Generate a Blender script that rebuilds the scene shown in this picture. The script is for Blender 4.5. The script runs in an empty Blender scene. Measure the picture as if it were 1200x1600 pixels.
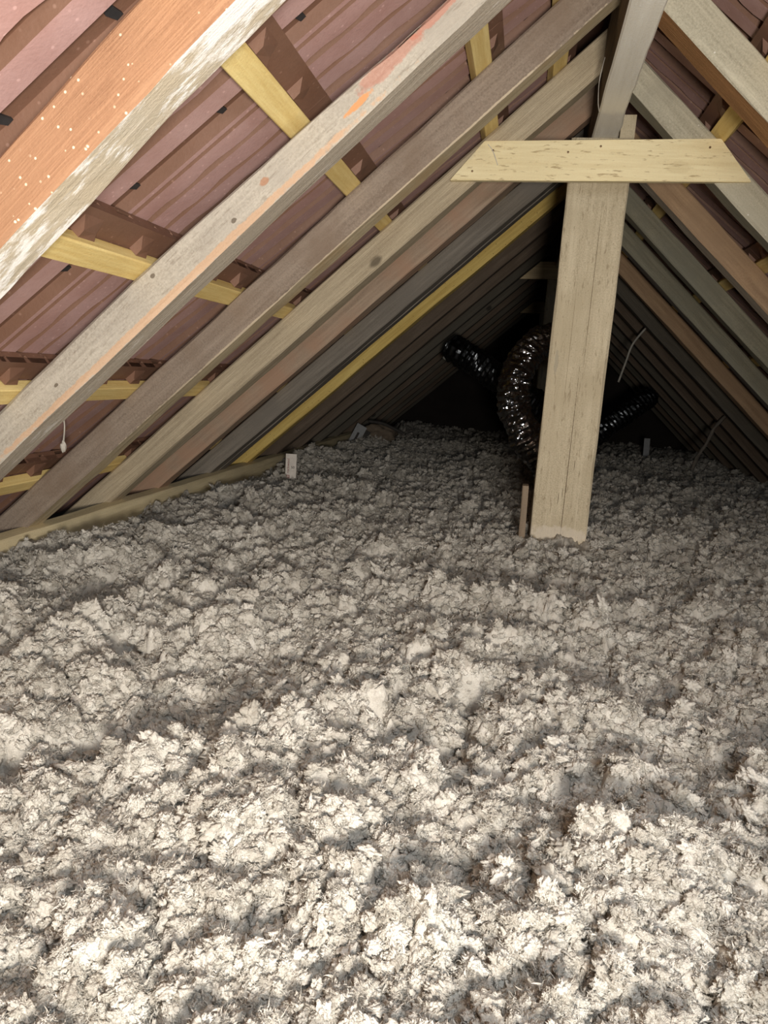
import bpy, bmesh, math, random
import numpy as np
from mathutils import Matrix, Vector

SC = bpy.context.scene
COL = SC.collection
ZO = 0.62                       # camera height above the attic floor boards

# ------------------------------------------------------------------ camera
cam_d = bpy.data.cameras.new('camera')
cam = bpy.data.objects.new('camera', cam_d)
COL.objects.link(cam)
right = (0.9805971, 0.1837540, 0.0682925)
down = (0.1003644, -0.1713405, -0.9800864)
fwd = (-0.1683935, 0.9679240, -0.1864583)
cam.matrix_world = Matrix((
    (right[0], -down[0], -fwd[0], 0.0),
    (right[1], -down[1], -fwd[1], 0.0),
    (right[2], -down[2], -fwd[2], ZO),
    (0, 0, 0, 1)))
cam_d.sensor_fit = 'VERTICAL'
cam_d.sensor_height = 32.0
cam_d.lens = 1155.86 / 1600 * 32.0
cam_d.clip_start = 0.02
cam_d.clip_end = 60
SC.camera = cam

# ------------------------------------------------------------------ world and lights
world = bpy.data.worlds.new('world')
SC.world = world
world.use_nodes = True
world.node_tree.nodes['Background'].inputs[0].default_value = (0.55, 0.65, 0.8, 1)
world.node_tree.nodes['Background'].inputs[1].default_value = 0.02


def look(o, tgt):
    d = Vector(tgt) - o.location
    o.rotation_euler = d.to_track_quat('-Z', 'Y').to_euler()


def spot(name, loc, tgt, power, col, size, angle, blend):
    l = bpy.data.lights.new(name, 'SPOT')
    l.energy = power
    l.color = col
    l.shadow_soft_size = size
    l.spot_size = math.radians(angle)
    l.spot_blend = blend
    o = bpy.data.objects.new(name, l)
    o.location = loc
    COL.objects.link(o)
    look(o, tgt)
    return o


def area(name, loc, tgt, power, col, sx, sy):
    l = bpy.data.lights.new(name, 'AREA')
    l.shape = 'RECTANGLE'
    l.energy = power
    l.color = col
    l.size = sx
    l.size_y = sy
    o = bpy.data.objects.new(name, l)
    o.location = loc
    COL.objects.link(o)
    look(o, tgt)
    return o


# warm work lamp standing low at the loft hatch behind the camera, tilted up towards the left rafters
spot('work_lamp', (0.17, -0.30, ZO - 0.10), (-0.60, 1.32, ZO + 0.50), 146, (1.0, 0.95, 0.875), 0.09, 132, 1.0)
# added daylight-toned fill, unseen above the camera, to brighten the near floor
area('near_floor_fill', (0.32, -0.10, ZO + 0.39), (0.17, 0.64, ZO - 0.48), 9.5, (0.83, 0.915, 1.0), 0.42, 0.40)

SC.view_settings.view_transform = 'Standard'
SC.view_settings.look = 'None'
SC.view_settings.gamma = 1.0
SC.view_settings.use_curve_mapping = False
SC.view_settings.exposure = 0.0

rng = np.random.default_rng(7)
random.seed(7)

# roof geometry (bottom plane of the rafters), fitted to the place
PITCH = math.radians(42.5965)
CP, SP = math.cos(PITCH), math.sin(PITCH)
XR, ZR = 0.12922, 0.77233 + ZO
Y0, Y1 = -1.2, 7.6              # the two gable ends


# ------------------------------------------------------------------ noise helpers (numpy)
def hash2(ix, iy, seed):
    h = (ix.astype(np.int64) * 374761393 + iy.astype(np.int64) * 668265263 + seed * 1274126177) & 0xFFFFFFFF
    h = ((h ^ (h >> 13)) * 1274126177) & 0xFFFFFFFF
    h = ((h ^ (h >> 16)) * 2246822519) & 0xFFFFFFFF
    h = h ^ (h >> 15)
    return (h & 0xFFFFFF) / float(0x1000000)


def vnoise2(x, y, seed=0):
    ix = np.floor(x); iy = np.floor(y)
    fx = x - ix; fy = y - iy
    fx = fx * fx * fx * (fx * (fx * 6 - 15) + 10)
    fy = fy * fy * fy * (fy * (fy * 6 - 15) + 10)
    a = hash2(ix, iy, seed); b = hash2(ix + 1, iy, seed)
    c = hash2(ix, iy + 1, seed); d = hash2(ix + 1, iy + 1, seed)
    return (a + (b - a) * fx) * (1 - fy) + (c + (d - c) * fx) * fy


def fbm2(x, y, seed=0, octv=4, gain=0.5):
    t = 0; a = 1; n = 0
    for o in range(octv):
        t = t + a * (vnoise2(x * 2 ** o + 17.3 * o, y * 2 ** o - 9.1 * o, seed + o) * 2 - 1)
        n += a
        a *= gain
    return t / n


def worley2(x, y, seed=0):
    ix = np.floor(x); iy = np.floor(y)
    best = np.full(x.shape, 9.0); idv = np.zeros(x.shape); sec = np.full(x.shape, 9.0)
    for dx in (-1, 0, 1):
        for dy in (-1, 0, 1):
            cx = ix + dx; cy = iy + dy
            px = cx + 0.1 + 0.8 * hash2(cx, cy, seed); py = cy + 0.1 + 0.8 * hash2(cx, cy, seed + 91)
            d = np.sqrt((px - x) ** 2 + (py - y) ** 2)
            r = hash2(cx, cy, seed + 57)
            closer = d < best
            sec = np.where(closer, best, np.minimum(sec, d))
            idv = np.where(closer, r, idv)
            best = np.minimum(best, d)
    return best, sec, idv


def vnoise1(t, seed=0):
    t = np.asarray(t, float)
    return vnoise2(t, np.zeros_like(t) + 0.37, seed) * 2 - 1


# ------------------------------------------------------------------ object helpers
def link(o, parent=None):
    COL.objects.link(o)
    if parent is not None:
        o.parent = parent
    return o


def tag(o, label=None, cat=None, group=None, kind=None):
    if label: o['label'] = label
    if cat: o['category'] = cat
    if group: o['group'] = group
    if kind: o['kind'] = kind
    return o


def empty(name, loc=(0, 0, 0), parent=None):
    o = bpy.data.objects.new(name, None)
    o.empty_display_size = 0.05
    o.location = loc
    return link(o, parent)


def mesh_obj(name, verts, faces, mats, parent=None, smooth=False, fmat=None):
    me = bpy.data.meshes.new(name)
    me.from_pydata([tuple(v) for v in verts], [], [tuple(f) for f in faces])
    for m in (mats if isinstance(mats, (list, tuple)) else [mats]):
        me.materials.append(m)
    if fmat is not None:
        me.polygons.foreach_set('material_index', np.asarray(fmat, dtype=np.int32))
    if smooth:
        me.polygons.foreach_set('use_smooth', [True] * len(me.polygons))
    me.update()
    return link(bpy.data.objects.new(name, me), parent)


def big_mesh(name, V, F, mats, smooth=True):
    me = bpy.data.meshes.new(name)
    n, m, k = len(V), len(F), F.shape[1]
    me.vertices.add(n)
    me.vertices.foreach_set('co', np.ascontiguousarray(V, dtype=np.float32).ravel())
    me.loops.add(m * k)
    me.loops.foreach_set('vertex_index', np.ascontiguousarray(F, dtype=np.int32).ravel())
    me.polygons.add(m)
    me.polygons.foreach_set('loop_start', np.arange(0, m * k, k, dtype=np.int32))
    me.polygons.foreach_set('loop_total', np.full(m, k, dtype=np.int32))
    me.polygons.foreach_set('use_smooth', np.full(m, smooth))
    for mm in (mats if isinstance(mats, (list, tuple)) else [mats]):
        me.materials.append(mm)
    me.update(calc_edges=True)
    me.validate()
    return me


# ------------------------------------------------------------------ materials
class NT:
    def __init__(self, name):
        self.m = bpy.data.materials.new(name)
        self.m.use_nodes = True
        self.t = self.m.node_tree
        self.b = self.t.nodes['Principled BSDF']

    def n(self, kind, **kw):
        x = self.t.nodes.new(kind)
        for k, v in kw.items():
            setattr(x, k, v)
        return x

    def l(self, a, b):
        self.t.links.new(a, b)

    def coords(self, scale=(1, 1, 1), which='Object', rnd=True):
        tc = self.n('ShaderNodeTexCoord')
        mp = self.n('ShaderNodeMapping')
        mp.inputs['Scale'].default_value = scale
        src = tc.outputs[which]
        if rnd:
            oi = self.n('ShaderNodeObjectInfo')
            mu = self.n('ShaderNodeMath', operation='MULTIPLY')
            self.l(oi.outputs['Random'], mu.inputs[0]); mu.inputs[1].default_value = 37.0
            ad = self.n('ShaderNodeVectorMath', operation='ADD')
            self.l(src, ad.inputs[0]); self.l(mu.outputs[0], ad.inputs[1])
            src = ad.outputs[0]
        self.l(src, mp.inputs['Vector'])
        return mp.outputs[0]

    def noise(self, vec, scale, detail=4, rough=0.55, dist=0.0):
        x = self.n('ShaderNodeTexNoise')
        x.inputs['Scale'].default_value = scale
        x.inputs['Detail'].default_value = detail
        x.inputs['Roughness'].default_value = rough
        x.inputs['Distortion'].default_value = dist
        self.l(vec, x.inputs['Vector'])
        return x.outputs['Fac']

    def ramp(self, fac, stops):
        r = self.n('ShaderNodeValToRGB')
        e = r.color_ramp.elements
        while len(e) > 1: e.remove(e[-1])
        e[0].position = stops[0][0]; e[0].color = (*stops[0][1], 1) if len(stops[0][1]) == 3 else stops[0][1]
        for p, c in stops[1:]:
            q = e.new(p); q.color = (*c, 1)
        self.l(fac, r.inputs[0])
        return r.outputs[0]

    def mask(self, fac, lo, hi):
        r = self.n('ShaderNodeMapRange')
        r.inputs['From Min'].default_value = lo; r.inputs['From Max'].default_value = hi
        self.l(fac, r.inputs['Value'])
        return r.outputs[0]

    def mix(self, fac, a, b, blend='MIX'):
        x = self.n('ShaderNodeMix', data_type='RGBA', blend_type=blend)
        for s, i in ((fac, 0), (a, 6), (b, 7)):
            if isinstance(s, (int, float)): x.inputs[i].default_value = s
            elif isinstance(s, tuple): x.inputs[i].default_value = (*s[:3], 1)
            else: self.l(s, x.inputs[i])
        return x.outputs[2]

    def math(self, op, a, b=None):
        x = self.n('ShaderNodeMath', operation=op)
        for s, i in ((a, 0), (b, 1)):
            if s is None: continue
            if isinstance(s, (int, float)): x.inputs[i].default_value = s
            else: self.l(s, x.inputs[i])
        return x.outputs[0]

    def finish(self, col, rough=0.85, bump=None, dist=0.002, strength=0.6, spec=0.3):
        if isinstance(col, tuple): self.b.inputs['Base Color'].default_value = (*col[:3], 1)
        else: self.l(col, self.b.inputs['Base Color'])
        self.b.inputs['Roughness'].default_value = rough
        self.b.inputs['Specular IOR Level'].default_value = spec
        if bump is not None:
            bp = self.n('ShaderNodeBump')
            bp.inputs['Distance'].default_value = dist
            bp.inputs['Strength'].default_value = strength
            self.l(bump, bp.inputs['Height'])
            self.l(bp.outputs[0], self.b.inputs['Normal'])
        return self.m


def srgb(r, g, b):
    f = lambda c: (c / 255 / 12.92) if c <= 10 else ((c / 255 + 0.055) / 1.055) ** 2.4
    return (f(r), f(g), f(b))


def wood(name, light, dark, axis=0, grain=1.0, blotch=None, specks=None, wash=None, patches=(), fuzz=0.35,
         rings=0.0, rough=0.88, knots=True, bump=0.6, flecks=None):
    """timber whose grain runs along the local axis; blotch / wash / specks / patches are marks with a shape of their own"""
    N = NT(name)
    st = [28.0, 28.0, 28.0]; st[axis] = 1.3
    v = N.coords(tuple(st))
    vi = N.coords((1, 1, 1))
    g1 = N.noise(v, 2.2 * grain, 6, 0.62, 0.3)
    g2 = N.noise(v, 7.0 * grain, 4, 0.6, 0.1)
    gm = N.math('ADD', N.math('MULTIPLY', g1, 0.65), N.math('MULTIPLY', g2, 0.35))
    col = N.ramp(gm, [(0.34, dark), (0.5, tuple((a + b) / 2 for a, b in zip(light, dark))), (0.64, light)])
    fz = N.noise(vi, 260, 3, 0.7)
    col = N.mix(N.math('MULTIPLY', N.mask(fz, 0.35, 0.75), fuzz), col, tuple(min(1, c * 1.35 + 0.015) for c in light))
    lg = N.noise(vi, 5.5, 3, 0.6)
    if blotch is not None:
        col = N.mix(N.math('MULTIPLY', N.mask(lg, 0.46, 0.62), 0.75), col, blotch)
    hgt = N.math('ADD', gm, N.math('MULTIPLY', fz, 0.35))
    if rings:
        w = N.n('ShaderNodeTexWave', wave_type='BANDS', bands_direction='Z' if axis != 2 else 'X')
        w.inputs['Scale'].default_value = 14; w.inputs['Distortion'].default_value = 9
        w.inputs['Detail'].default_value = 3; w.inputs['Detail Scale'].default_value = 1.2
        st2 = [6.0, 6.0, 6.0]; st2[axis] = 0.9
        N.l(N.coords(tuple(st2)), w.inputs['Vector'])
        col = N.mix(N.math('MULTIPLY', w.outputs['Fac'], rings), col, dark)
    if knots:
        vo = N.n('ShaderNodeTexVoronoi')
        st3 = [5.5, 5.5, 5.5]; st3[axis] = 3.4
        N.l(N.coords(tuple(st3)), vo.inputs['Vector']); vo.inputs['Scale'].default_value = 1.0
        kk = N.math('ADD', vo.outputs['Distance'], N.math('MULTIPLY', N.math('SUBTRACT', g1, 0.5), 0.06))
        km = N.mask(kk, 0.085, 0.05)
        col = N.mix(N.math('MULTIPLY', km, 0.8), col, tuple(c * 0.35 for c in dark))
    if wash is not None:
        st4 = [9.0, 9.0, 9.0]; st4[axis] = 3.0
        wn = N.noise(N.coords(tuple(st4)), 2.6, 8, 0.72)
        col = N.mix(N.math('MULTIPLY', N.mask(wn, wash[1], wash[1] + 0.07), 0.9), col, wash[0])
    if flecks is not None:
        st5 = [150.0, 150.0, 150.0]; st5[axis] = 26.0
        fn = N.noise(N.coords(tuple(st5)), 1.0, 3, 0.6)
        col = N.mix(N.math('MULTIPLY', N.mask(fn, 0.60, 0.68), flecks[1]), col, flecks[0])
    if specks is not None:
        vo = N.n('ShaderNodeTexVoronoi')
        N.l(N.coords((1, 1, 1)), vo.inputs['Vector']); vo.inputs['Scale'].default_value = specks[1]
        sm = N.math('MULTIPLY', N.mask(vo.outputs['Distance'], specks[2], specks[2] * 0.55),
                    N.mask(N.noise(vi, 14, 2), 0.42, 0.5))
        col = N.mix(sm, col, specks[0])
    # marks at given places in local coordinates
    for c, r, pc, op in patches:
        tc = N.n('ShaderNodeTexCoord')
        sb = N.n('ShaderNodeVectorMath', operation='SUBTRACT'); N.l(tc.outputs['Object'], sb.inputs[0]); sb.inputs[1].default_value = c
        dv = N.n('ShaderNodeVectorMath', operation='DIVIDE'); N.l(sb.outputs[0], dv.inputs[0]); dv.inputs[1].default_value = r
        ln = N.n('ShaderNodeVectorMath', operation='LENGTH'); N.l(dv.outputs[0], ln.inputs[0])
        d = N.math('ADD', ln.outputs['Value'], N.math('MULTIPLY', N.math('SUBTRACT', N.noise(vi, 60, 4, 0.7), 0.5), 1.3))
        col = N.mix(N.math('MULTIPLY', N.mask(d, 1.0, 0.75), op), col, pc)
    return N.finish(col, rough, hgt, 0.0035, bump)


def plain(name, col, rough=0.8, var=0.25, scale=40, metallic=0.0, bump=0.0):
    N = NT(name)
    n = N.noise(N.coords(), scale, 4, 0.6)
    c = N.ramp(n, [(0.3, tuple(x * (1 - var) for x in col)), (0.7, tuple(min(1, x * (1 + var)) for x in col))])
    N.b.inputs['Metallic'].default_value = metallic
    return N.finish(c, rough, n if bump else None, 0.002, bump)


# ------------------------------------------------------------------ the setting: floor boards, gable walls
M_dust = plain('dusty_board', srgb(120, 108, 92), 0.95, 0.2, 12)


def brick_mat():
    N = NT('brick_gable')
    b = N.n('ShaderNodeTexBrick')
    tc = N.n('ShaderNodeTexCoord'); mp = N.n('ShaderNodeMapping')
    mp.inputs['Rotation'].default_value = (math.radians(90), 0, 0)
    N.l(tc.outputs['Object'], mp.inputs[0]); N.l(mp.outputs[0], b.inputs['Vector'])
    b.inputs['Color1'].default_value = (*srgb(120, 74, 58), 1); b.inputs['Color2'].default_value = (*srgb(98, 60, 48), 1)
    b.inputs['Mortar'].default_value = (*srgb(120, 112, 100), 1)
    b.inputs['Scale'].default_value = 1.0; b.inputs['Brick Width'].default_value = 0.225; b.inputs['Row Height'].default_value = 0.075
    b.inputs['Mortar Size'].default_value = 0.01
    return N.finish(b.outputs['Color'], 0.95)


M_brick = plain('shade_dark_gable', srgb(46, 40, 36), 0.95, 0.2, 8)  # gable walls darkened in colour so the far end reads unlit


def box_vf(x0, x1, y0, y1, z0, z1):
    v = [(x, y, z) for x in (x0, x1) for y in (y0, y1) for z in (z0, z1)]
    f = [(0, 1, 3, 2), (4, 6, 7, 5), (0, 4, 5, 1), (2, 3, 7, 6), (0, 2, 6, 4), (1, 5, 7, 3)]
    return v, f


v, f = box_vf(-1.75, 2.0, Y0 - 0.1, Y1 + 0.1, -0.03, 0.0)
tag(mesh_obj('floor', v, f, M_dust), kind='structure')
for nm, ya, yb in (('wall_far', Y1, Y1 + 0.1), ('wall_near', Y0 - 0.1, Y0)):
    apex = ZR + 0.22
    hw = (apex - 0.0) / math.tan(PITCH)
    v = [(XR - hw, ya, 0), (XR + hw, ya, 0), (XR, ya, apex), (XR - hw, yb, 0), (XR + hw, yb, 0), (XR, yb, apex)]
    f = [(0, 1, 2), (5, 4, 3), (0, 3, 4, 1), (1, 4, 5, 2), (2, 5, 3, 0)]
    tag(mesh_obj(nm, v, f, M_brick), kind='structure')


def slope_matrix(side, y, off=0.0):
    """local X runs down the slope, Z is the outward normal; origin on the rafters' bottom plane at the ridge line"""
    if side == 'L':
        d = Vector((-CP, 0, -SP)); n = Vector((-SP, 0, CP)); yy = Vector((0, -1, 0))
    else:
        d = Vector((CP, 0, -SP)); n = Vector((SP, 0, CP)); yy = Vector((0, 1, 0))
    o = Vector((XR, y, ZR)) + n * off
    return Matrix(((d.x, yy.x, n.x, o.x), (d.y, yy.y, n.y, o.y), (d.z, yy.z, n.z, o.z), (0, 0, 0, 1)))


# ------------------------------------------------------------------ roof tiles
BATTENS = [0.075, 0.285, 0.637, 0.994, 1.337, 1.70, 2.055]      # upper edge of each batten down the slope
BW, BT = 0.042, 0.025
RD = 0.07                                                      # rafter depth


def tile_mat(name, base, dust, amt):
    N = NT(name)
    v = N.coords((1, 1, 1))
    a = N.noise(v, 9, 5, 0.65); b = N.noise(v, 190, 2, 0.6)
    col = N.mix(N.math('MULTIPLY', N.mask(a, 0.3, 0.7), amt), base, dust)
    col = N.mix(N.math('MULTIPLY', N.mask(b, 0.5, 0.8), 0.25), col, tuple(c * 0.75 for c in base))
    vo = N.n('ShaderNodeTexVoronoi'); N.l(v, vo.inputs['Vector']); vo.inputs['Scale'].default_value = 55
    col = N.mix(N.math('MULTIPLY', N.mask(vo.outputs['Distance'], 0.16, 0.08), 0.35), col, tuple(min(1, c * 1.5 + 0.04) for c in dust))
    return N.finish(col, 0.62, N.math('ADD', b, N.math('MULTIPLY', a, 2)), 0.0012, 0.35, 0.4)


M_tile = tile_mat('tile_dusty', srgb(172, 134, 126), srgb(196, 162, 157), 0.8)
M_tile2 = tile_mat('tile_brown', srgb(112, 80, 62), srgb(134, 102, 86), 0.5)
M_clip = plain('black_mastic', srgb(48, 46, 46), 0.7)
TW = 0.30
# profile across one tile: (y, depth away from the loft, wavy, material of the strip that starts here)
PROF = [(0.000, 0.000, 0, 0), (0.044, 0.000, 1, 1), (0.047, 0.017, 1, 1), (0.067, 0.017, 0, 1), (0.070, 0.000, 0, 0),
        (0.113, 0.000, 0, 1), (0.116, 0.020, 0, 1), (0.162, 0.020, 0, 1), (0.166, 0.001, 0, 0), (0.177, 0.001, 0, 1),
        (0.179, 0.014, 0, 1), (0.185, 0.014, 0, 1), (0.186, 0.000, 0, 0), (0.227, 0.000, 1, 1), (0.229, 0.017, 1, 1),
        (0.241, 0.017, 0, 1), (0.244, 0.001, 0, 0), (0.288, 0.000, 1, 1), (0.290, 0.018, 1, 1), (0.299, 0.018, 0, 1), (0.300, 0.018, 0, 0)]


def tile_mesh(length, name='roof_tile', mirror=False):
    NS = 15
    V, F, FM = [], [], []
    n = len(PROF)
    lift = 0.026 / 0.355
    for i in range(NS + 1):
        s = length * i / NS
        wob = 0.0032 * max(-1, min(1, 1.8 * math.sin(2 * math.pi * s / 0.125 + 0.6)))
        for (y, h, w, m) in PROF:
            V.append((s, y + (wob if w else 0), h + s * lift))
    for i in range(NS):
        for j in range(n - 1):
            a = i * n + j
            F.append((a, a + n, a + n + 1, a + 1)); FM.append(PROF[j][3])
    b0 = len(V)
    T = 0.024
    for s in (0.0, length):
        for y in (0.0, TW):
            V.append((s, y, T + s * lift))
    F.append((b0, b0 + 1, b0 + 3, b0 + 2)); FM.append(1)
    # the head and tail ends, and the two sides
    F.append(tuple([j for j in range(n)]) + (b0 + 1, b0)); FM.append(1)
    e = NS * n
    F.append(tuple([e + j for j in reversed(range(n))]) + (b0 + 2, b0 + 3)); FM.append(1)
    F.append(tuple([i * n for i in reversed(range(NS + 1))]) + (b0, b0 + 2)); FM.append(1)
    F.append(tuple([i * n + n - 1 for i in range(NS + 1)]) + (b0 + 3, b0 + 1)); FM.append(1)

    # hanging nibs at the head that hook over the batten
    def wedge(y0, y1, s0, s1, dz):
        k = len(V)
        for (s, y, z) in ((s0, y0, 0.001), (s0, y1, 0.001), (s1 - 0.014, y0 + 0.003, -dz), (s1 - 0.012, y1 - 0.010, -dz * 0.75),
                          (s1, y0 + 0.004, -dz), (s1, y1 - 0.004, -dz), (s1, y0, 0.004), (s1, y1, 0.004)):
            V.append((s, y, z))
        for q in ((0, 1, 3, 2), (2, 3, 5, 4), (4, 5, 7, 6), (0, 2, 4, 6), (1, 7, 5, 3)):
            F.append(tuple(k + a for a in q)); FM.append(1)
    for ya, yw in ((0.035, 0.05), (0.20, 0.042)):
        wedge(ya, ya + yw, 0.014, 0.047, 0.013)
    # plain strip across the head of the tile
    k = len(V)
    for (s, y, z) in ((0, 0, 0.0), (0, TW, 0.0), (0.05, TW, 0.002), (0.05, 0, 0.002), (0, 0, 0.012), (0, TW, 0.012), (0.05, TW, 0.014), (0.05, 0, 0.014)):
        V.append((s, y, z))
    for q in ((0, 1, 2, 3), (0, 4, 5, 1), (2, 6, 7, 3), (1, 5, 6, 2), (3, 7, 4, 0)):
        F.append(tuple(k + a for a in q)); FM.append(1)
    # small dabs of black mastic in the wide channel
    for s0 in (0.13, 0.31):
        if s0 > length - 0.08: continue
        k = len(V)
        z = 0.020 + s0 * lift
        for (ds, dy) in ((0, 0.119), (0.012, 0.119), (0.017, 0.14), (0.012, 0.158), (0.002, 0.158), (0.004, 0.14)):
            V.append((s0 + ds, dy, z - 0.004)); V.append((s0 + ds, dy, z + 0.001))
        F.append(tuple(k + 2 * a for a in range(6))); FM.append(2)
        for a in range(6):
            c = (a + 1) % 6
            F.append((k + 2 * a, k + 2 * a + 1, k + 2 * c + 1, k + 2 * c)); FM.append(2)
    if mirror:
        V = [(a, TW - b, c) for (a, b, c) in V]
        F = [tuple(reversed(q)) for q in F]
    me = bpy.data.meshes.new(name)
    me.from_pydata(V, [], F)
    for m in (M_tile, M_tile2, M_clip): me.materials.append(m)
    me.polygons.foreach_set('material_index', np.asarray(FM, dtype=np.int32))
    me.update()
    return me


TL = 0.425
tm = {'L': (tile_mesh(0.29, 'roof_tile_short', True), tile_mesh(TL, 'roof_tile', True)),
      'R': (tile_mesh(0.29, 'roof_tile_short'), tile_mesh(TL))}
HEAD = 0.048
for side, nm in (('L', 'ceiling_left'), ('R', 'ceiling_right')):
    root = empty(nm, (XR, 0, ZR))
    tag(root, kind='structure')
    y_first = -1.409 if side == 'L' else -1.08
    cols = 30
    for r, sb in enumerate(BATTENS):
        if r == len(BATTENS) - 1: continue
        for c in range(cols):
            yy = y_first + c * TW + random.uniform(-0.0006, 0.0006)
            o = bpy.data.objects.new('roof_tile', tm[side][0 if (r == 0 and side == 'L') else 1])
            link(o, root)
            m = slope_matrix(side, yy + (TW if side == 'L' else 0), RD + BT + 0.001)
            m = m @ Matrix.Translation(((-0.03 if (r == 0 and side == 'R') else sb) - HEAD, 0, random.uniform(0, 0.0012))) @ Matrix.Rotation(random.uniform(-0.002, 0.002), 4, 'Z')
            o.matrix_parent_inverse = Matrix.Translation((-XR, 0, -ZR))
            o.matrix_world = m
            o.matrix_parent_inverse = Matrix.Translation((-XR, 0, -ZR))
            o.matrix_basis = m
# ridge caps over the joint of the two slopes
rc = []
RCV, RCF = [], []
for k in range(9):
    a = math.radians(-65 + 130 * k / 8)
    for (yy, r0, r1) in ((0.0, 0.125, 0.14), (0.45, 0.125, 0.14)):
        RCV.append((r0 * math.sin(a), yy, r0 * math.cos(a))); RCV.append((r1 * math.sin(a), yy, r1 * math.cos(a)))
for k in range(8):
    a = k * 4; b = a + 4
    RCF += [(a, a + 2, b + 2, b), (a + 1, b + 1, b + 3, a + 3), (a, b, b + 1, a + 1), (a + 2, a + 3, b + 3, b + 2)]
RCF += [(0, 1, 3, 2), (32, 34, 35, 33)]
rroot = tag(empty('ceiling_ridge', (XR, 0, ZR)), kind='structure')
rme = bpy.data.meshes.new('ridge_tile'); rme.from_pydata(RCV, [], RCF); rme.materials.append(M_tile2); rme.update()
for k in range(20):
    o = link(bpy.data.objects.new('ridge_tile', rme), rroot)
    o.location = (0, Y0 - 0.05 + k * 0.45, 0.10)

# ------------------------------------------------------------------ battens
M_batten = wood('batten_new', srgb(240, 216, 150), srgb(212, 178, 106), 1, 0.8, rings=0.2, fuzz=0.2, knots=True)


def wobbly_bar(length, y0, y1, z0, z1, seed, bev=0.003, amp=0.0015, nseg=40, zt=None, chip=0.0):
    """bar along +X with irregular bevelled edges; returns verts, faces, per-face 'bottom' flag"""
    V, F, B = [], [], []
    for i in range(nseg + 1):
        x = length * i / nseg
        t = x * 3.1
        e = [amp * float(vnoise1(t + 13.7 * q, seed + q)) + 0.5 * amp * float(vnoise1(t * 4 + 3.7 * q, seed + 9 + q)) for q in range(8)]
        top = z1 if zt is None else zt(x)
        b = [bev * (1 + 0.6 * float(vnoise1(t * 2.3 + q, seed + 31 + q)) + chip * max(0, float(vnoise1(t * 5 + q * 7, seed + 61)))) for q in range(4)]
        V += [(x, y0 + b[0], z0 + e[0]), (x, y1 - b[1], z0 + e[1]), (x, y1 + e[2], z0 + b[1]), (x, y1 + e[3], top - b[2]),
              (x, y1 - b[2], top), (x, y0 + b[3], top), (x, y0 + e[6], top - b[3]), (x, y0 + e[7], z0 + b[0])]
    for i in range(nseg):
        a = i * 8; c = a + 8
        for j in range(8):
            k = (j + 1) % 8
            F.append((a + j, a + k, c + k, c + j)); B.append(1 if j == 0 else 0)
    F.append(tuple(range(7, -1, -1))); B.append(0)
    F.append(tuple(nseg * 8 + j for j in range(8))); B.append(0)
    return V, F, B


bat_words = ['topmost pale batten, tight under the ridge', 'second pale batten down from the ridge', 'third pale batten down from the ridge',
             'fourth pale batten down from the ridge', 'fifth pale batten down from the ridge', 'sixth batten down from the ridge, dusty and close to the eaves',
             'lowest batten, tucked behind the eaves board']
bat_words_r = [None, 'uppermost pale batten, seen above the right end of the cross board', 'second pale batten from the top', 'third pale batten from the top', 'fourth pale batten from the top']
for side in 'LR':
    for i, sb in enumerate(BATTENS):
        if side == 'R' and (i >= 5 or i == 0): continue
        if side == 'L' and i >= 6: continue
        V, F, B = wobbly_bar(Y1 - Y0 - 0.02, 0, BW, 0, BT, 100 + i + (50 if side == 'R' else 0), 0.0015, 0.0012, 60)
        # local X of the bar becomes world Y
        V = [(z_, x_, y_) for (x_, y_, z_) in V]
        V = [(y2, x2, z2) for (z2, x2, y2) in V]           # (down slope, along ridge, normal)
        o = mesh_obj('tiling_batten', V, F, M_batten)
        m = slope_matrix(side, Y0 + 0.01 if side == 'R' else Y1 - 0.01, RD + 0.0015)
        o.matrix_world = m @ Matrix.Translation((sb, 0, 0))
        tag(o, ('left slope: ' if side == 'L' else 'right slope: ') + (bat_words[i] if side == 'L' else bat_words_r[i]), 'batten', 'tiling battens of the ' + ('left' if side == 'L' else 'right') + ' slope')

# ------------------------------------------------------------------ rafters
G = srgb
W_orange = wood('rafter_orange', G(172, 131, 100), G(126, 89, 64), 0, 2.4, specks=(G(236, 216, 186), 85, 0.16), blotch=G(166, 126, 96), fuzz=0.25, knots=False, rings=0.22)
W_white = wood('rafter_whitewashed', G(204, 192, 172), G(160, 148, 126), 0, 1.0, wash=(G(244, 240, 234), 0.49), blotch=G(190, 174, 148), fuzz=0.3, knots=False)
W_gray = wood('rafter_grey', G(186, 177, 162), G(149, 139, 125), 0, 0.9, blotch=G(168, 159, 146), fuzz=0.5, flecks=(G(120, 106, 90), 0.35),
              patches=[((0.485, 0.072, 0.032), (0.075, 0.03, 0.014), G(186, 124, 104), 0.6), ((0.40, 0.072, 0.035), (0.05, 0.03, 0.009), G(188, 118, 96), 0.6),
                       ((0.56, 0.072, 0.020), (0.030, 0.03, 0.0055), G(212, 150, 100), 0.95),
                       ((1.02, 0.072, 0.004), (0.55, 0.012, 0.0075), G(206, 160, 120), 0.6),
                       ((0.83, 0.072, 0.022), (0.006, 0.02, 0.004), G(84, 70, 54), 0.75), ((1.0, 0.072, 0.050), (0.005, 0.02, 0.004), G(84, 70, 54), 0.75),
                       ((1.27, 0.072, 0.030), (0.006, 0.02, 0.004), G(84, 70, 54), 0.75),
                       ((0.44, 0.072, 0.040), (0.03, 0.02, 0.0022), G(66, 54, 42), 0.9),
                       ((0.75, 0.072, 0.034), (0.010, 0.02, 0.006), G(170, 116, 80), 0.7)])
W_gray_b = wood('rafter_grey_under', G(190, 178, 160), G(146, 132, 114), 0, 1.0, wash=(G(214, 206, 194), 0.58), fuzz=0.4, knots=False)
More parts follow.
